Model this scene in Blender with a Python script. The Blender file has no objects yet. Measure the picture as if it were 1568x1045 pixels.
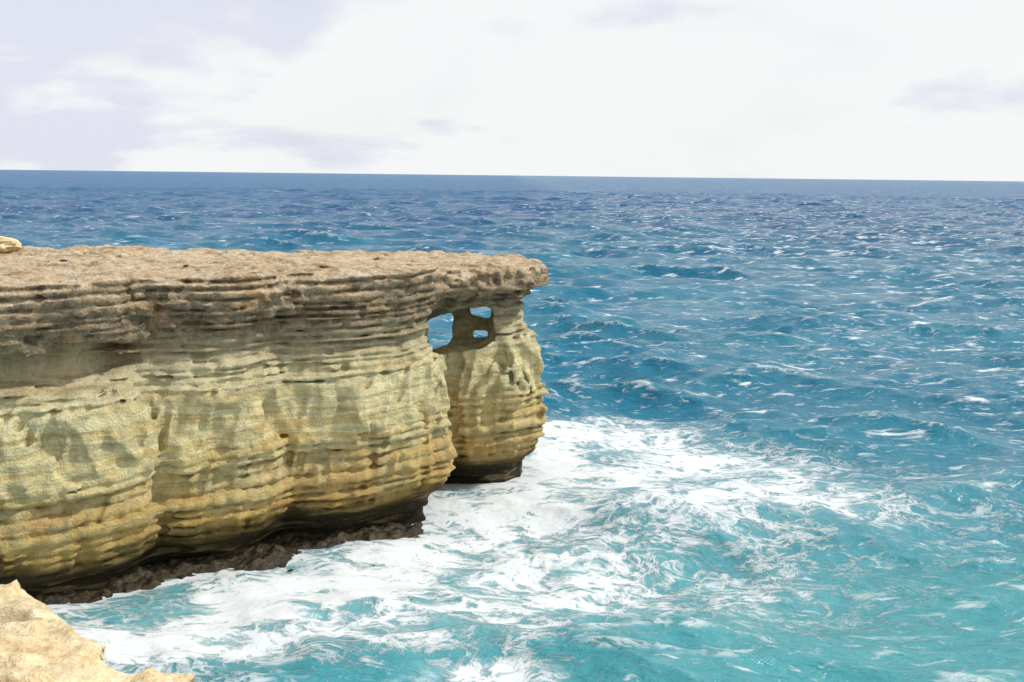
import bpy, math, numpy as np, bmesh
from mathutils import Matrix, Euler, Vector
rng = np.random.default_rng(7)
scene = bpy.context.scene
F = np.float32
# ------------------------------------------------------------------ noise
TAB = rng.random(64**3).astype(F)
def vn(x, y, z, seed=0):
    x = x + F(seed*7.31); y = y + F(seed*3.77); z = z + F(seed*5.13)
    xi = np.floor(x); yi = np.floor(y); zi = np.floor(z)
    fx = x-xi; fy = y-yi; fz = z-zi
    fx = fx*fx*(3-2*fx); fy = fy*fy*(3-2*fy); fz = fz*fz*(3-2*fz)
    xi = xi.astype(np.int32); yi = yi.astype(np.int32); zi = zi.astype(np.int32)
    x0 = (xi & 63) << 12; x1 = ((xi+1) & 63) << 12
    y0 = (yi & 63) << 6;  y1 = ((yi+1) & 63) << 6
    z0 = zi & 63; z1 = (zi+1) & 63
    a = TAB[x0+y0+z0]; a += fx*(TAB[x1+y0+z0]-a)
    b = TAB[x0+y1+z0]; b += fx*(TAB[x1+y1+z0]-b)
    a += fy*(b-a)
    c = TAB[x0+y0+z1]; c += fx*(TAB[x1+y0+z1]-c)
    d = TAB[x0+y1+z1]; d += fx*(TAB[x1+y1+z1]-d)
    c += fy*(d-c)
    return (a + fz*(c-a))*2-1
def sstep(a, b, x):
    t = np.clip((x-a)/(b-a), 0, 1); return t*t*(3-2*t)
def poly_sd(P, X, Y):
    d = np.full(X.shape, 1e9); s = np.ones(X.shape)
    n = len(P)
    for i in range(n):
        ax, ay = P[i]; bx, by = P[i-1]
        ex, ey = bx-ax, by-ay
        wx, wy = X-ax, Y-ay
        t = np.clip((wx*ex+wy*ey)/(ex*ex+ey*ey), 0, 1)
        dx, dy = wx-ex*t, wy-ey*t
        d = np.minimum(d, dx*dx+dy*dy)
        c1 = Y >= ay; c2 = Y < by; c3 = ex*wy > ey*wx
        flip = (c1 & c2 & c3) | (~c1 & ~c2 & ~c3)
        s = np.where(flip, -s, s)
    return (s*np.sqrt(d)).astype(F)
def surface_nets(V, org, sp):
    nx, ny, nz = V.shape
    ins = V < 0
    cnt = np.zeros((nx-1, ny-1, nz-1), np.uint8)
    for i in (0, 1):
        for j in (0, 1):
            for k in (0, 1):
                cnt += ins[i:nx-1+i, j:ny-1+j, k:nz-1+k]
    act = (cnt > 0) & (cnt < 8)
    I, J, K = np.nonzero(act)
    idx = np.full(act.shape, -1, np.int32); idx[I, J, K] = np.arange(len(I))
    acc = np.zeros((len(I), 3)); num = np.zeros(len(I))
    C = [(0,0,0),(1,0,0),(0,1,0),(1,1,0),(0,0,1),(1,0,1),(0,1,1),(1,1,1)]
    E = [(0,1),(2,3),(4,5),(6,7),(0,2),(1,3),(4,6),(5,7),(0,4),(1,5),(2,6),(3,7)]
    for a, b in E:
        ca, cb = C[a], C[b]
        va = V[I+ca[0], J+ca[1], K+ca[2]].astype(float); vb = V[I+cb[0], J+cb[1], K+cb[2]].astype(float)
        m = (va < 0) != (vb < 0)
        t = np.where(m, va/np.where(m, va-vb, 1), 0)
        for ax in range(3):
            acc[:, ax] += np.where(m, ca[ax]+(cb[ax]-ca[ax])*t, 0)
        num += m
    acc /= num[:, None]
    verts = (np.stack([I, J, K], 1)+acc)*np.array(sp)+np.array(org)
    faces = []
    def quads(m, offs, flip_of):
        i, j, k = np.nonzero(m)
        q = np.stack([idx[i+o[0], j+o[1], k+o[2]] for o in offs], 1)
        fl = flip_of[i, j, k]
        q[fl] = q[fl][:, ::-1]
        faces.append(q)
    m = (ins[:-1, 1:-1, 1:-1] != ins[1:, 1:-1, 1:-1]); quads(m, [(0,0,0),(0,1,0),(0,1,1),(0,0,1)], ~ins[:-1, 1:-1, 1:-1])
    m = (ins[1:-1, :-1, 1:-1] != ins[1:-1, 1:, 1:-1]); quads(m, [(0,0,0),(0,0,1),(1,0,1),(1,0,0)], ~ins[1:-1, :-1, 1:-1])
    m = (ins[1:-1, 1:-1, :-1] != ins[1:-1, 1:-1, 1:]); quads(m, [(0,0,0),(1,0,0),(1,1,0),(0,1,0)], ~ins[1:-1, 1:-1, :-1])
    return verts, np.concatenate(faces)
def make_mesh(name, verts, quads, smooth=True, attrs=None):
    me = bpy.data.meshes.new(name)
    me.vertices.add(len(verts)); me.vertices.foreach_set("co", np.ascontiguousarray(verts, dtype=F).ravel())
    me.loops.add(quads.size); me.loops.foreach_set("vertex_index", np.ascontiguousarray(quads, dtype=np.int32).ravel())
    me.polygons.add(len(quads)); me.polygons.foreach_set("loop_start", np.arange(0, quads.size, 4, dtype=np.int32))
    me.update(calc_edges=True)
    me.polygons.foreach_set("use_smooth", np.full(len(quads), smooth))
    if attrs:
        for k, v in attrs.items():
            a = me.attributes.new(k, 'FLOAT', 'POINT'); a.data.foreach_set("value", v.astype(F))
    me.update()
    ob = bpy.data.objects.new(name, me); scene.collection.objects.link(ob)
    return ob
# ------------------------------------------------------------------ headland
BODY = [(-36,17.0),(-24,24.7),(-19,28.1),(-16.2,29.9),(-14.9,30.5),(-13.5,31.4),(-12.75,32.3),(-12.3,33.45),(-11.2,33.65),(-9.8,34.1),
        (-8.9,34.9),(-8.4,36.1),(-7.4,36.2),(-5.8,36.7),(-3.8,38.2),(-2.7,39.5),(-2.85,41.2),(-3.0,43.2),(-1.5,42.9),(0.2,43.3),
        (1.2,44.7),(1.35,46.6),(0.8,48.2),(-1.5,48.3),(-4.5,48.2),(-9,48),(-16,47),(-24,46),(-36,46)]
CAP = [(-36,18.0),(-24,25.6),(-19,28.7),(-16.8,30.3),(-14.4,31.8),(-13.4,33.4),(-11,34.5),(-9,35.5),
       (-7.6,37.0),(-5.6,37.7),(-4.2,39.0),(-3.4,40.6),(-2.2,41.6),(-0.6,42.4),(0.7,43.0),(1.3,44.4),(1.35,46.4),(0.7,48.2),
       (-1.5,49),(-4.5,48.8),(-9,48),(-16,47),(-24,46),(-36,46)]
org = (-31.0, 20.0, -1.0); sp = (0.085, 0.085, 0.07)
nx, ny, nz = 396, 350, 175
gx = (org[0]+sp[0]*np.arange(nx)).astype(F); gy = (org[1]+sp[1]*np.arange(ny)).astype(F); gz = (org[2]+sp[2]*np.arange(nz)).astype(F)
X2, Y2 = np.meshgrid(gx, gy, indexing='ij')
dB = poly_sd(BODY, X2, Y2); dC = poly_sd(CAP, X2, Y2)
pz = [-1.5, 0.0, 0.5, 1.0, 1.5, 2.4, 3.4, 4.2, 5.2, 6.2, 7.0, 7.7, 8.2, 9.5]
po = [-0.8,-0.95,-0.85,-0.38,-0.06,0.05,0.05,-0.04,-0.16,-0.36,-0.62,-0.72,-0.55,-0.5]
prof = np.interp(gz, pz, po).astype(F)
top2 = np.interp(X2, [-36,-10,-5,2], [10.5,10.4,10.25,10.02]).astype(F)
f0 = np.minimum(dB[:, :, None]-prof, np.maximum(dC[:, :, None], 8.6-gz[None, None, :]))
f0 = np.maximum(f0, gz[None, None, :]-top2[:, :, None]).astype(F)
band = np.abs(f0) < 1.2
bi, bj, bk = np.nonzero(band)
x = gx[bi]; y = gy[bj]; z = gz[bk]
db = dB[bi, bj]; dc = dC[bi, bj]; tp = top2[bi, bj]
n_big = vn(x/3.6, y/3.6, z/5, 1)
n_med = vn(x/1.5, y/1.5, z/1.4, 2)
n_warp = vn(x/5, y/5, z/5, 3)
zz = z + 0.24*n_warp + 0.06*vn(x/1.1, y/1.1, z/2, 4) - 0.02*(x+10)
left = sstep(-12.7, -14.4, x)
p = np.interp(zz, pz, po) - left*1.5*sstep(6.7, 7.3, z+0.3*n_med)*sstep(9.0, 8.0, z)
r2 = np.random.default_rng(5)
e = [-2.5]
while e[-1] < 12.5:
    q = e[-1]
    lo, hi = (0.3,0.5) if q < 1 else (0.18,0.48) if q < 4 else (0.4,1.1) if q < 6.0 else (0.14,0.36) if q < 8.9 else (0.22,0.55)
    e.append(q+r2.uniform(lo, hi))
e = np.array(e, dtype=F)
bidx = np.clip(np.searchsorted(e, zz)-1, 0, len(e)-2)
bo = r2.uniform(-1, 1, len(e)).astype(F)
e0 = e[bidx]; e1 = e[bidx+1]
dj = np.minimum(zz-e0, e1-zz)
fr = (zz-e0)/(e1-e0)
belly = (4*fr*(1-fr)).astype(F)
groove = np.exp(-(dj/0.055)**2).astype(F)
bedn = vn(x/2.0, y/2.0, bidx.astype(F)*7.37, 6)
bedn2 = vn(x/0.6, y/0.6, bidx.astype(F)*3.19, 7)
bed = 0.75*bo[bidx] + 0.65*bedn + 0.35*bedn2
fade_rib = 0.55+0.45*sstep(-0.35, 0.35, vn(x/2.5, y/2.5, z/1.6, 24))
rib = sstep(0.9, 1.5, zz)*sstep(4.7, 3.6, zz)
upper = sstep(5.8, 6.6, zz)
mid = sstep(3.5, 4.5, zz)*sstep(7.4, 6.4, zz)
flx = x + 0.5*z + 0.3*n_med; fly = y + 0.2*z
fl = 1-2.2*np.abs(vn(flx/1.0, fly/1.0, z/4.5, 8))
fl2 = 1-2.2*np.abs(vn((x-0.25*z)/0.42, y/0.42, z/1.8, 9))
n_rib = 1-2*np.abs(vn(x*2.3, y*2.3, z*0.5, 10))
n_s = vn(x/0.5, y/0.5, z/0.35, 11)
n_f = vn(x/0.23, y/0.23, z/0.19, 12)
gm = 0.6+0.6*vn(x/2.4, y/2.4, z/1.5, 13)
rid = 1-2*np.abs(vn(x/1.2, y/1.2, z/0.8, 14))
rid2 = 1-2*np.abs(vn(x/0.45, y/0.45, z/0.3, 15))
out = p + 0.25*n_big + 0.15*n_med + mid*(0.30*fl+0.19*fl2) + rib*(0.13*n_rib+0.12*fl2) \
      + (0.06+0.13*rib*fade_rib+0.14*upper)*bed + (0.15*rib*fade_rib+0.06*upper)*(belly-0.6) - (0.07+0.11*rib*fade_rib+0.16*upper)*groove*gm + (0.05+0.04*upper)*n_s + (0.04+0.01*upper)*n_f
fb = db - out
capo = 0.24*n_med + 0.28*rid + 0.24*rid2 + 0.09*bed - 0.06*groove*(0.5+gm) + 0.10*n_f + 0.26*n_big - 0.5*sstep(9.7, 10.4, z) - 0.08
bot = np.interp(x, [-30,-16,-13.5,-12,-8,2], [7.75,8.0,8.3,8.75,8.9,8.95]) + 0.30*n_med + 0.2*n_s
fc = np.maximum(dc - capo, bot - z)
k = 0.15
h = np.clip(0.5+0.5*(fc-fb)/k, 0, 1)
f = fc*(1-h)+fb*h - k*h*(1-h)
tn = tp + 0.09*vn(x/1.7, y/1.7, z*0, 16) + 0.08*vn(x/0.55, y/0.55, z*0, 17) + 0.045*vn(x/0.22, y/0.22, z*0, 18) + 0.13*vn(x/6, y/6, z*0, 19)
tn = tn + 0.11*sstep(0.15, 0.25, vn(x/2.6, y/1.3, z*0, 22)) - 0.08*sstep(0.3, 0.4, vn(x/1.2, y/0.7, z*0, 23))
ft = z - tn
k = 0.15
h = np.clip(0.5-0.5*(ft-f)/k, 0, 1)
f = f*h + ft*(1-h) + k*h*(1-h)
def holes(x, y, z, n_s, n_med):
    def box(cx, cy, cz, hx, hy, hz, r, shear=0.0, sx=0.0):
        zc = z + shear*(y-cy) + sx*(x-cx)
        qx = np.abs(x-cx)-hx+r; qy = np.abs(y-cy)-hy+r; qz = np.abs(zc-cz)-hz+r
        return np.sqrt(np.maximum(qx,0)**2+np.maximum(qy,0)**2+np.maximum(qz,0)**2)+np.minimum(np.maximum(qx,np.maximum(qy,qz)),0)-r
    wob = 0.2*n_s+0.25*n_med
    ch = box(-2.45, 43.6, 7.2, 1.5, 2.9, 1.0, 0.5, 0.06, -0.14)+wob
    w1 = box(-3.45, 47.4, 6.55, 0.68, 2.6, 0.76, 0.35, 0.14, -0.35)+wob*0.4
    w2 = box(-1.5, 47.4, 7.55, 0.52, 2.6, 0.30, 0.2, 0.14, 0.15)+wob*0.3
    w3 = box(-1.5, 47.4, 6.45, 0.38, 2.6, 0.20, 0.12, 0.15, -0.1)+wob*0.25
    nb = box(0.35, 42.6, 7.6, 0.75, 0.75, 0.42, 0.3, 0, 0.1)+wob*0.6
    return np.minimum(np.minimum(np.minimum(ch, nb), w1), np.minimum(w2, w3))
f = np.maximum(f, -holes(x, y, z, n_s, n_med))
pit = vn(x/0.33, y/0.33, z/0.28, 20)
f = f + 0.18*sstep(0.35, 0.75, pit)*sstep(7.9, 8.6, z)
pit2 = vn(x/0.6, y/0.6, z/0.3, 21)
f = f + 0.35*sstep(0.5, 0.75, pit2)*sstep(6.0, 6.6, z)*sstep(8.6, 8.2, z)
V = f0.copy()
V[bi, bj, bk] = f
ci = np.where((gx > -4.9) & (gx < 1.2))[0]; cj = np.where((gy > 40) & (gy < 49.5))[0]; ck = np.where((gz > 5) & (gz < 9))[0]
sl = np.ix_(ci, cj, ck)
sub = ~band[sl]
Xs, Ys, Zs = np.meshgrid(gx[ci], gy[cj], gz[ck], indexing='ij')
hole = holes(Xs, Ys, Zs, vn(Xs/0.5, Ys/0.5, Zs/0.35, 11), vn(Xs/1.5, Ys/1.5, Zs/1.4, 2))
cur = V[sl]; V[sl] = np.where(sub, np.maximum(cur, -hole), cur)
V[0], V[-1], V[:, 0], V[:, -1], V[:, :, 0], V[:, :, -1] = 1, 1, 1, 1, 1, 1
verts, quads = surface_nets(V, org, sp)
headland = make_mesh("sea_cliff_headland", verts, quads)
del V, f0, band, x, y, z, f, fb, fc
print("headland", len(verts))
# ------------------------------------------------------------------ foreground ledge
FG = [(-9.4,13.1),(-7.5,11.6),(-6.3,10.9),(-5.7,10.85),(-5.1,10.45),(-5.0,10.0),(-4.5,9.85),(-4.0,9.5),(-3.25,9.3),(-3.05,8.6),(-2.5,6),(-1,3),(1.2,1.2),(1.4,-2.2),(-9.4,-2.2)]
org = (-9.3, -2.1, -1.0); sp = (0.05, 0.05, 0.08); nx, ny, nz = 218, 290, 170
gx = (org[0]+sp[0]*np.arange(nx)).astype(F); gy = (org[1]+sp[1]*np.arange(ny)).astype(F); gz = (org[2]+sp[2]*np.arange(nz)).astype(F)
X2, Y2 = np.meshgrid(gx, gy, indexing='ij'); dF = poly_sd(FG, X2, Y2)
tf = (9.28+np.maximum(0, 6.5-Y2)*0.45).astype(F); tf = np.minimum(tf, 12.3)
f0 = np.maximum(dF[:, :, None]+0*gz, gz[None, None, :]-tf[:, :, None])
bi, bj, bk = np.nonzero(np.abs(f0) < 0.55)
x = gx[bi]; y = gy[bj]; z = gz[bk]
ee = dF[bi, bj] - (0.20*vn(x/0.9, y/0.9, z/0.6, 21)+0.15*(1-2*np.abs(vn(x/0.4, y/0.4, z/0.25, 22)))+0.05*vn(x/0.13, y/0.13, z/0.13, 23)) \
    + 0.18*sstep(8.9, 9.3, z) - 0.2*sstep(9.0, 8.2, z)
stp = vn(x/0.75, y/0.75, z*0, 27)
t = z-(tf[bi, bj]+0.11*vn(x/0.8, y/0.8, z*0, 24)+0.08*vn(x/0.28, y/0.28, z*0, 25)+0.045*vn(x/0.12, y/0.12, z*0, 26)
       - 0.16*sstep(0.1, 0.17, stp) + 0.10*sstep(-0.25, -0.32, stp))
k = 0.06; h = np.clip(0.5-0.5*(t-ee)/k, 0, 1)
f0[bi, bj, bk] = ee*h+t*(1-h)+k*h*(1-h)
f0[0], f0[-1], f0[:, 0], f0[:, -1], f0[:, :, 0], f0[:, :, -1] = 1, 1, 1, 1, 1, 1
v2, q2 = surface_nets(f0, org, sp)
fg = make_mesh("foreground_rock_ledge", v2, q2)
# ------------------------------------------------------------------ sea
r1 = np.exp(np.arange(math.log(16), math.log(900), 0.0038)); r2_ = np.exp(np.arange(math.log(r1[-1])+0.012, math.log(40000), 0.02))
R = np.concatenate([[2, 5, 9, 13], r1, r2_])
A = np.radians(np.concatenate([np.arange(-100, -35, 1.0), np.arange(-35, 35, 0.085), np.arange(35, 101, 1.0)]))
RR, AA = np.meshgrid(R, A, indexing='ij')
x0 = (RR*np.sin(AA)).ravel(); y0 = (RR*np.cos(AA)).ravel(); rr = RR.ravel()
H = np.zeros_like(x0); DX = np.zeros_like(x0); DY = np.zeros_like(x0); CR = np.zeros_like(x0)
wr = np.random.default_rng(11)
NW = 84
Ls = np.exp(np.linspace(math.log(0.45), math.log(26), NW))
spc = np.maximum(0.0040*rr, 0.05)
zf = np.zeros_like(x0, dtype=F)
grp = 0.8+0.5*vn((x0/13).astype(F), (y0/9).astype(F), zf, 31)
for L in Ls:
    kk = 2*math.pi/L
    th = math.radians(-108+wr.normal(0, 30))
    kx, ky = kk*math.cos(th), kk*math.sin(th)
    ak = 0.060 if L < 1.5 else 0.074 if L < 9 else 0.074*(9/L)**0.4
    a = ak/kk
    fade = np.clip((L/spc-2.2)/3, 0, 1)
    ph = kx*x0+ky*y0+wr.uniform(0, 6.28)
    s, c = np.sin(ph), np.cos(ph)
    H += a*s*fade; DX += math.cos(th)*a*c*fade*0.8; DY += math.sin(th)*a*c*fade*0.8
    if L > 1.2: CR += ak*s*fade
near = (x0 > -34) & (x0 < 12) & (y0 > 16) & (y0 < 62)
dcl = np.full_like(x0, 50.0); dcl[near] = poly_sd(BODY, x0[near], y0[near])
calm = (0.6+0.4*sstep(30, 60, rr))*(0.45+0.55*sstep(0, 7, dcl))     # lower waves in the lee of the rock
H *= grp*calm; DX *= grp*calm; DY *= grp*calm; CR *= grp
px = x0+DX; py = y0+DY
def G(cx, cy, sx, sy, ang, st):
    c, s = math.cos(math.radians(ang)), math.sin(math.radians(ang))
    u = (px-cx)*c+(py-cy)*s; v = -(px-cx)*s+(py-cy)*c
    return st*np.exp(-((u/sx)**2+(v/sy)**2)**1.1)
foam = np.zeros_like(px)
for g in [(5,53,6.0,5.0,0,0.84),(10.5,48.5,7.0,4.2,-30,0.76),(13,42.5,5,4,0,0.60),(4,44,5,4.5,0,0.78),(2.2,47.5,2.2,4.5,0,1.0),(0,40,4.5,2.8,25,0.94),(8,40,5.5,4,0,0.60),
          (-3.5,36.3,5.5,3.0,35,0.90),(-7,31.7,5.5,3.2,35,0.94),(-9.5,28.0,4.8,3.0,30,0.98),(1.5,34.5,6,3.8,20,0.66),(-0.7,26.0,2.4,0.9,0,0.82),(8,33.5,7,4,10,0.40),(18,42,8,7,0,0.26),(-2,29.5,6,3.0,10,0.64)]:
    foam = np.maximum(foam, G(*g)) + 0.15*np.minimum(foam, G(*g))
foam = np.maximum(foam, 0.80*np.exp(-np.clip(dcl, 0, 50)/3.0))
foam = np.clip(foam, 0, 1.1)
shal = np.clip(sstep(58, 25, py)*0.85+0.2*foam+0.25*vn((px/12).astype(F), (py/7).astype(F), zf, 33), 0, 1)
sv = np.stack([px, py, H], 1)
nr, na = RR.shape
ii = (np.arange(nr-1)[:, None]*na+np.arange(na-1)[None, :]).ravel()
sq = np.stack([ii, ii+1, ii+na+1, ii+na], 1)[:, ::-1]
sea = make_mesh("sea_water", sv, sq, attrs={"foam": foam, "crest": CR, "shallow": shal})
# ------------------------------------------------------------------ low wet shelf hugging the foot of the cliff, awash
gx_ = np.arange(-18, -3.5, 0.045); gy_ = np.arange(27, 41.5, 0.045)
X, Y = np.meshgrid(gx_, gy_, indexing='ij'); Xf, Yf = X.astype(F), Y.astype(F); Z0 = np.zeros_like(Xf)
dS = poly_sd(BODY, X, Y)
wid = 0.05+0.9*vn(Xf/1.5, Yf/1.5, Z0, 41)+0.35*sstep(-7, -10, Xf)
Z = 0.04-0.42*sstep(wid-0.9, wid+0.6, dS) + 0.12*(1-2*np.abs(vn(Xf/0.7, Yf/0.7, Z0, 42))) + 0.13*vn(Xf/0.3, Yf/0.3, Z0, 43) + 0.05*vn(Xf/0.12, Yf/0.12, Z0, 44) - 0.3*sstep(-5.2, -4.2, X)-0.6*sstep(2.0, 3.0, dS)
keep = ((dS < 3.0) & (dS > -1.8))
n0, n1_ = X.shape
i = (np.arange(n0-1)[:, None]*n1_+np.arange(n1_-1)[None, :])
km = keep[:-1, :-1] & keep[1:, :-1] & keep[:-1, 1:] & keep[1:, 1:]
i = i[km]
q = np.stack([i, i+n1_, i+n1_+1, i+1], 1)
used, inv = np.unique(q, return_inverse=True)
vv = np.stack([X.ravel(), Y.ravel(), Z.ravel()], 1)[used]
shelf = make_mesh("wave_cut_rock_shelf", vv, inv.reshape(q.shape))
bxm = bpy.data.meshes.new("boulder")
bm = bmesh.new(); bmesh.ops.create_icosphere(bm, subdivisions=5, radius=1)
for v in bm.verts:
    qv = np.array(v.co, dtype=F)
    n = float(vn(qv[:1]*1.4, qv[1:2]*1.4, qv[2:]*1.4, 5)[0])*0.25+float(vn(qv[:1]*4, qv[1:2]*4, qv[2:]*4, 6)[0])*0.1
    v.co *= 1+n
    v.co.x *= 0.75; v.co.y *= 0.5; v.co.z *= 0.32
for fc_ in bm.faces: fc_.smooth = True
bm.to_mesh(bxm); bm.free()
boulder = bpy.data.objects.new("boulder", bxm); scene.collection.objects.link(boulder); boulder.location = (-22.2, 43.3, 10.75)
# ------------------------------------------------------------------ materials
class NT:
    def __init__(s, name):
        s.m = bpy.data.materials.new(name); s.m.use_nodes = True; s.t = s.m.node_tree; s.t.nodes.clear()
    def n(s, ty, **kw):
        nd = s.t.nodes.new(ty)
        for k, v in kw.items():
            if k.startswith('i_'):
                key = k[2:]; key = int(key) if key.isdigit() else key.replace('_', ' ')
                if hasattr(v, 'is_output'): s.t.links.new(v, nd.inputs[key])
                else: nd.inputs[key].default_value = v
            else: setattr(nd, k, v)
        return nd
    def math(s, op, a, b=None, c=None, clamp=False):
        nd = s.t.nodes.new('ShaderNodeMath'); nd.operation = op; nd.use_clamp = clamp
        for i, v in enumerate((a, b, c)):
            if v is None: continue
            if hasattr(v, 'is_output'): s.t.links.new(v, nd.inputs[i])
            else: nd.inputs[i].default_value = v
        return nd.outputs[0]
    def mix(s, fac, a, b, blend='MIX'):
        nd = s.t.nodes.new('ShaderNodeMix'); nd.data_type = 'RGBA'; nd.blend_type = blend
        for i, v in ((0, fac), (6, a), (7, b)):
            if hasattr(v, 'is_output'): s.t.links.new(v, nd.inputs[i])
            else: nd.inputs[i].default_value = v if i == 0 else (*v, 1)
        return nd.outputs[2]
    def ss(s, x, a, b, lo=0.0, hi=1.0):
        nd = s.n('ShaderNodeMapRange', interpolation_type='SMOOTHSTEP')
        for i, v in enumerate((x, a, b, lo, hi)):
            if hasattr(v, 'is_output'): s.t.links.new(v, nd.inputs[i])
            else: nd.inputs[i].default_value = v
        return nd.outputs[0]
    def noise(s, vec, scale, detail=4, rough=0.55, dist=0.0, xyz=(1, 1, 1)):
        if xyz != (1, 1, 1):
            mp = s.n('ShaderNodeVectorMath', operation='MULTIPLY'); s.t.links.new(vec, mp.inputs[0]); mp.inputs[1].default_value = xyz; vec = mp.outputs[0]
        nd = s.n('ShaderNodeTexNoise', i_Scale=scale, i_Detail=detail, i_Roughness=rough, i_Distortion=dist)
        s.t.links.new(vec, nd.inputs['Vector'])
        return nd.outputs[0]
    def ramp(s, fac, stops):
        nd = s.n('ShaderNodeValToRGB'); s.t.links.new(fac, nd.inputs[0]); el = nd.color_ramp.elements
        while len(el) < len(stops): el.new(0.5)
        for e_, (p_, c_) in zip(el, stops): e_.position = p_; e_.color = (*c_, 1)
        return nd.outputs[0]

def rock_mat(name, mode):
    T = NT(name); geo = T.n('ShaderNodeNewGeometry'); P = geo.outputs['Position']
    sep = T.n('ShaderNodeSeparateXYZ', i_0=P); zc = sep.outputs[2]
    sn = T.n('ShaderNodeSeparateXYZ', i_0=geo.outputs['Normal']); nzc = sn.outputs[2]
    fine = T.noise(P, 3.0, 6, 0.65); vf = T.noise(P, 12, 4, 0.7)
    if mode == 'head':
        big = T.noise(P, 0.45, 3)
        strat = T.noise(P, 1.0, 5, 0.6, 0.5, (0.45, 0.45, 3.4)); streak = T.noise(P, 1.1, 5, 0.65, 0.5, (1.6, 1.6, 0.35))
        bandn = T.noise(P, 1.0, 4, 0.6, 0.15, (0.13, 0.13, 2.4))
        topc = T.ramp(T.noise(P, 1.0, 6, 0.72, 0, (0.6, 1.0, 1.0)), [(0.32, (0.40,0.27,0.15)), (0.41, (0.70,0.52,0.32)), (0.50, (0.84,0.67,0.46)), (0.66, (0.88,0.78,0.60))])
        zw = T.math('ADD', zc, T.math('MULTIPLY_ADD', big, 1.3, -0.65))
        zw = T.math('ADD', zw, T.math('MULTIPLY_ADD', strat, 1.2, -0.6))
        zn = T.math('DIVIDE', zw, 11.0)
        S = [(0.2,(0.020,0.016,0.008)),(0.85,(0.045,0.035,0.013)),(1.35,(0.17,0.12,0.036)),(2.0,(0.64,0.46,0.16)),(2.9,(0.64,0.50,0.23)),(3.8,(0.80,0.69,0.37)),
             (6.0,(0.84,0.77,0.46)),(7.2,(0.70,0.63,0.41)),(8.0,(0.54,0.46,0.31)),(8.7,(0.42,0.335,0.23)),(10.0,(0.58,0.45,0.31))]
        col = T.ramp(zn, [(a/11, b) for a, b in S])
        bz = T.math('MULTIPLY', T.ss(zc, 1.2, 1.9), T.ss(zc, 8.4, 4.5, 0.25, 1.0))
        col = T.mix(T.math('MULTIPLY', T.math('MULTIPLY', T.ss(bandn, 0.52, 0.58), bz), 0.55), col, (0.58, 0.40, 0.12))
        col = T.mix(T.math('MULTIPLY', T.math('MULTIPLY', T.ss(bandn, 0.46, 0.40), bz), 0.45), col, (0.40, 0.36, 0.20))
        col = T.mix(T.math('MULTIPLY', T.ss(strat, 0.54, 0.62), 0.45), col, (0.35, 0.27, 0.14))
        col = T.mix(T.math('MULTIPLY', T.math('MULTIPLY', T.ss(streak, 0.48, 0.62), 0.4), T.ss(zc, 1.2, 2.4)), col, (0.45, 0.44, 0.28))
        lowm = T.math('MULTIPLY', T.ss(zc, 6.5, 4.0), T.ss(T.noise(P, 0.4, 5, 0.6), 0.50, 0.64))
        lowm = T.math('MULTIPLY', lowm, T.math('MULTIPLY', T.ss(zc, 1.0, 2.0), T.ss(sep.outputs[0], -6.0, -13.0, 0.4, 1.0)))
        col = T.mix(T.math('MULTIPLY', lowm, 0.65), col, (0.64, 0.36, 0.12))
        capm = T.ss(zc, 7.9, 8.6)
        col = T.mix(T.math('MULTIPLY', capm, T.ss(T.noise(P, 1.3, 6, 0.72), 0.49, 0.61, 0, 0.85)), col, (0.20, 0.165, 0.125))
        col = T.mix(T.math('MULTIPLY', T.math('MULTIPLY', capm, 0.6), T.ss(T.noise(P, 0.9, 5, 0.65, 0.5), 0.54, 0.64)), col, (0.66, 0.41, 0.21))
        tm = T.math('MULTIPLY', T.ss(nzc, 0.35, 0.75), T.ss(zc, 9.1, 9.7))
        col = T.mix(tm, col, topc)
        rough = T.ss(zc, 0.4, 1.6, 0.4, 0.95)
        vlo = T.ss(zc, 7.6, 8.6, 0.8, 0.4); flo = T.ss(zc, 7.6, 8.6, 0.5, 0.1)
    elif mode == 'fore':
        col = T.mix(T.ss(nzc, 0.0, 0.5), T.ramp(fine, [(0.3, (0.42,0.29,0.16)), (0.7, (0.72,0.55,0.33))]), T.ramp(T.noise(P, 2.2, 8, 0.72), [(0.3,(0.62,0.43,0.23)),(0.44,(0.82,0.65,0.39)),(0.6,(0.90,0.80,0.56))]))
        rough = 0.9; vlo = 0.6; flo = 0.4
    else:
        col = T.ramp(fine, [(0.3, (0.016,0.012,0.006)), (0.5, (0.045,0.034,0.016)), (0.7, (0.12,0.088,0.042))]); rough = 0.3; vlo = 0.2; flo = 0.0
    col = T.mix(T.ss(fine, 0.35, 0.6, flo, 1.0), T.mix(1.0, col, (0.60, 0.57, 0.52), 'MULTIPLY'), col)
    col = T.mix(T.ss(vf, 0.35, 0.6, vlo, 1.0), T.mix(1.0, col, (0.66, 0.63, 0.58), 'MULTIPLY'), col)
    hgt = T.math('ADD', fine, T.math('MULTIPLY', vf, 0.35))
    if mode == 'head':
        hgt = T.math('ADD', T.math('MULTIPLY', hgt, T.ss(zc, 7.0, 8.6, 0.75, 1.1)), T.math('MULTIPLY', strat, 0.7))
        hgt = T.math('ADD', hgt, T.math('MULTIPLY', streak, T.ss(zc, 7.5, 6.5, 0.0, 0.6)))
    bmp = T.n('ShaderNodeBump', i_Strength=1.0, i_Distance=0.23 if mode == 'head' else 0.10, i_Height=hgt)
    b = T.n('ShaderNodeBsdfPrincipled', i_Base_Color=col, i_Roughness=rough, i_Normal=bmp.outputs[0])
    b.inputs['Specular IOR Level'].default_value = 0.5 if mode == 'wet' else 0.2
    T.n('ShaderNodeOutputMaterial', i_Surface=b.outputs[0])
    return T.m
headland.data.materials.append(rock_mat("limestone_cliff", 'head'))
fg.data.materials.append(rock_mat("sunlit_limestone", 'fore'))
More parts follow.
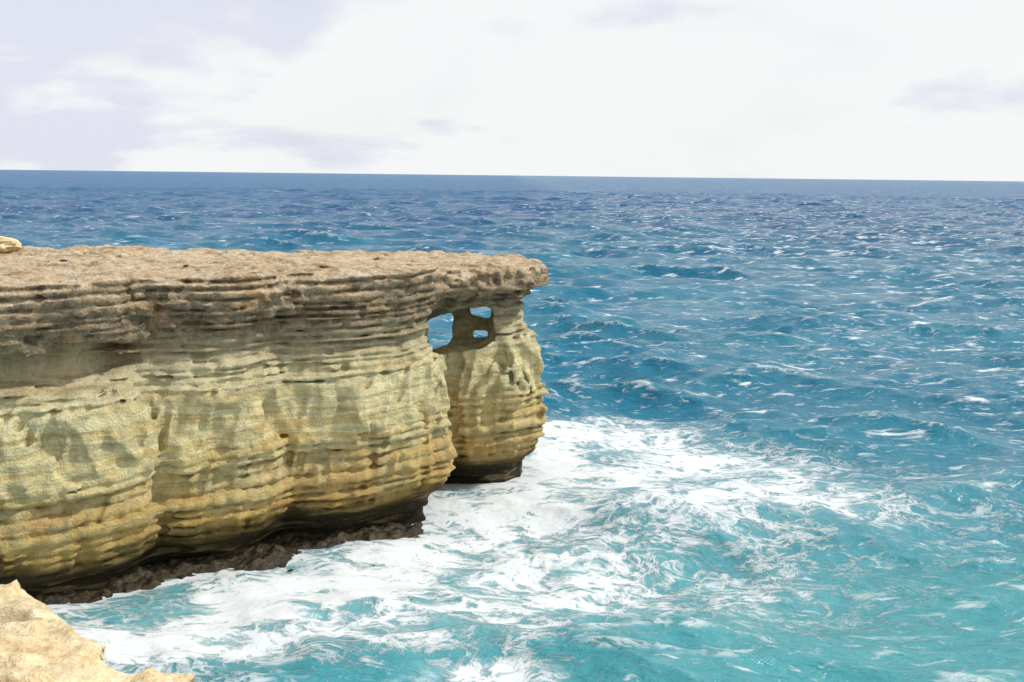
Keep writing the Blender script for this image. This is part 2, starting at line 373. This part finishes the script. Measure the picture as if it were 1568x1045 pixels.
shelf.data.materials.append(rock_mat("wet_rock", 'wet'))
boulder.data.materials.append(rock_mat("boulder_rock", 'fore'))

T = NT("sea_surface"); geo = T.n('ShaderNodeNewGeometry'); P = geo.outputs['Position']
af = T.n('ShaderNodeAttribute', attribute_name="foam").outputs['Fac']; ac = T.n('ShaderNodeAttribute', attribute_name="crest").outputs['Fac']; ash = T.n('ShaderNodeAttribute', attribute_name="shallow").outputs['Fac']
sep = T.n('ShaderNodeSeparateXYZ', i_0=P); xx = sep.outputs[0]; yy = sep.outputs[1]
dist = T.n('ShaderNodeVectorMath', operation='LENGTH', i_0=P).outputs['Value']
deep = T.mix(T.ss(yy, 60, 380), (0.006, 0.145, 0.235), (0.012, 0.100, 0.265))
patch = T.noise(P, 0.04, 4, 0.6, 0, (0.5, 1.6, 1))
deep = T.mix(T.ss(patch, 0.42, 0.6, 0, 0.5), deep, (0.008, 0.17, 0.28))
wcol = T.mix(ash, deep, (0.058, 0.295, 0.33))
warp = T.n('ShaderNodeTexNoise', i_Scale=0.4, i_Detail=3.0); T.t.links.new(P, warp.inputs['Vector'])
wv = T.n('ShaderNodeVectorMath', operation='MULTIPLY_ADD', i_0=warp.outputs['Color'], i_1=(3.2, 2.4, 0.0), i_2=P).outputs[0]
n1 = T.noise(wv, 0.5, 7, 0.62, 0, (0.75, 1.3, 1)); n2 = T.noise(wv, 1.7, 6, 0.66, 0, (0.75, 1.35, 1))
rd1 = T.math('SUBTRACT', 1.0, T.math('MULTIPLY', T.math('ABSOLUTE', T.math('SUBTRACT', n1, 0.5)), 7.0), clamp=True)
rd2 = T.math('SUBTRACT', 1.0, T.math('MULTIPLY', T.math('ABSOLUTE', T.math('SUBTRACT', n2, 0.5)), 6.0), clamp=True)
lace = T.math('ADD', T.math('MULTIPLY', rd1, 0.45), T.math('MULTIPLY', rd2, 0.55))
blot = T.noise(P, 0.3, 5, 0.62, 0.6)
dens = T.math('MULTIPLY', af, T.ss(blot, 0.34, 0.60, 0.6, 1.2))
thr = T.math('MULTIPLY_ADD', dens, -1.0, 1.0)
fm = T.ss(T.math('SUBTRACT', lace, thr), -0.1, 0.48, 0.0, 0.95)
cap_ = T.math('MULTIPLY', T.math('MULTIPLY', T.ss(ac, 0.45, 0.9), T.ss(lace, 0.45, 0.85)), 0.6)
s1 = T.noise(P, 0.7, 6, 0.66, 0.25, (0.42, 1.25, 1)); s2 = T.noise(P, 0.22, 6, 0.72, 0.25, (0.42, 1.5, 1)); s3 = T.noise(wv, 2.0, 5, 0.66, 0.2, (0.35, 1.15, 1)); s4 = T.noise(P, 0.05, 5, 0.75, 0.2, (0.5, 1.3, 1))  # white streaks: whitecaps, also sky glints painted into the water colour
glitter_bias = T.ss(xx, -15, 60, -0.008, 0.032)  # more painted streaks toward the right, standing in for sun glitter
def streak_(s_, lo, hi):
    return T.ss(T.math('ADD', s_, glitter_bias), lo, hi)
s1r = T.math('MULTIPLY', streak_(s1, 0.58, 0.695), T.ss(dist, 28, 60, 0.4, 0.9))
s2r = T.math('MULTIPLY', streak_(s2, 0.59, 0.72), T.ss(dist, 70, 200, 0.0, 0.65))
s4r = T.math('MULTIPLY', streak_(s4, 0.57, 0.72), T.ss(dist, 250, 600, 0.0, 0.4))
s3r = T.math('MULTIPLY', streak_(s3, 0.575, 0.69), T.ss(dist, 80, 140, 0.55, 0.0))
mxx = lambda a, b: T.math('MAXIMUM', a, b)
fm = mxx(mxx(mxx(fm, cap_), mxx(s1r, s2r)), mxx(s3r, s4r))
wcol = T.mix(T.math('MULTIPLY', T.ss(af, 0.1, 0.9), 0.65), wcol, (0.25, 0.49, 0.54))
rp1 = T.noise(P, 1.2, 5, 0.6, 0.3, (0.7, 1.4, 1)); rp2 = T.noise(P, 0.3, 6, 0.7, 0.2, (0.6, 1.5, 1))
hh = T.math('ADD', T.math('MULTIPLY', rp1, 0.30), T.math('MULTIPLY', rp2, T.ss(dist, 60, 400, 0.2, 2.4)))
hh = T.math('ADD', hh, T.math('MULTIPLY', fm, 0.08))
bmp = T.n('ShaderNodeBump', i_Strength=1.0, i_Distance=0.9, i_Height=hh)
bmp2 = T.n('ShaderNodeBump', i_Strength=0.75, i_Distance=0.65, i_Height=hh)
b = T.n('ShaderNodeBsdfPrincipled', i_Base_Color=wcol, i_Roughness=T.ss(dist, 60, 800, 0.12, 0.35), i_IOR=1.33, i_Normal=bmp.outputs[0])
T.t.links.new(T.ss(dist, 80, 900, 0.5, 0.16), b.inputs['Specular IOR Level'])
b2 = T.n('ShaderNodeBsdfPrincipled', i_Base_Color=(0.74, 0.78, 0.80, 1), i_Roughness=0.8, i_Normal=bmp2.outputs[0])
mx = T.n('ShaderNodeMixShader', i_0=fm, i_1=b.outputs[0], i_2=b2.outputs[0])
T.n('ShaderNodeOutputMaterial', i_Surface=mx.outputs[0])
sea.data.materials.append(T.m)
# ------------------------------------------------------------------ world
w = bpy.data.worlds.new("World"); scene.world = w; w.use_nodes = True; t = w.node_tree; t.nodes.clear()
class WT(NT):
    def __init__(s, t): s.t = t
W = WT(t)
EL, AZ = math.radians(48), math.radians(90)
sky = W.n('ShaderNodeTexSky', sky_type='NISHITA', sun_disc=False, sun_elevation=EL, sun_rotation=AZ)
skc = W.n('ShaderNodeVectorMath', operation='SCALE', i_0=sky.outputs[0]); skc.inputs['Scale'].default_value = 0.1
tc = W.n('ShaderNodeTexCoord').outputs['Generated']
sp_ = W.n('ShaderNodeSeparateXYZ', i_0=tc)
zc = W.math('ADD', W.math('MAXIMUM', sp_.outputs[2], 0.0), 0.3)
pr = W.n('ShaderNodeCombineXYZ', i_0=W.math('DIVIDE', sp_.outputs[0], zc), i_1=W.math('DIVIDE', sp_.outputs[1], zc)).outputs[0]
c1 = W.noise(pr, 1.3, 6, 0.52, 0.2); c2 = W.noise(pr, 1.1, 5, 0.5)
lf = W.ss(sp_.outputs[0], 0.25, -0.45, -0.09, 0.05)
lf = W.math('ADD', lf, W.ss(sp_.outputs[2], 0.05, 0.2, -0.05, 0.02))
cl = W.mix(W.ss(W.math('ADD', c1, lf), 0.47, 0.57), (0.93, 0.945, 0.95), (0.76, 0.785, 0.885))
cov = W.ss(c2, 0.3, 0.5, 0.87, 0.98)
fin = W.mix(cov, skc.outputs[0], cl)
bg = W.n('ShaderNodeBackground', i_Color=fin, i_Strength=1.0); W.n('ShaderNodeOutputWorld', i_Surface=bg.outputs[0])
sl_ = bpy.data.lights.new("sun", 'SUN'); sl_.energy = 3.0; sl_.angle = math.radians(3); sl_.color = (1, 0.95, 0.87)
so = bpy.data.objects.new("sun", sl_); scene.collection.objects.link(so)
dv = Vector((math.sin(AZ)*math.cos(EL), math.cos(AZ)*math.cos(EL), math.sin(EL)))
so.rotation_euler = dv.to_track_quat('Z', 'Y').to_euler()
cam = bpy.data.cameras.new("camera"); cam.lens = 35; cam.sensor_width = 36; cam.clip_end = 100000; cam.clip_start = 0.1
co = bpy.data.objects.new("camera", cam); scene.collection.objects.link(co)
M = Euler((math.radians(90-9.46), 0, 0)).to_matrix().to_4x4() @ Matrix.Rotation(math.radians(0.66), 4, 'Z')
co.matrix_world = Matrix.Translation((0, 0, 14)) @ M
scene.camera = co
scene.view_settings.view_transform = 'Standard'; scene.view_settings.look = 'None'; scene.view_settings.exposure = 0
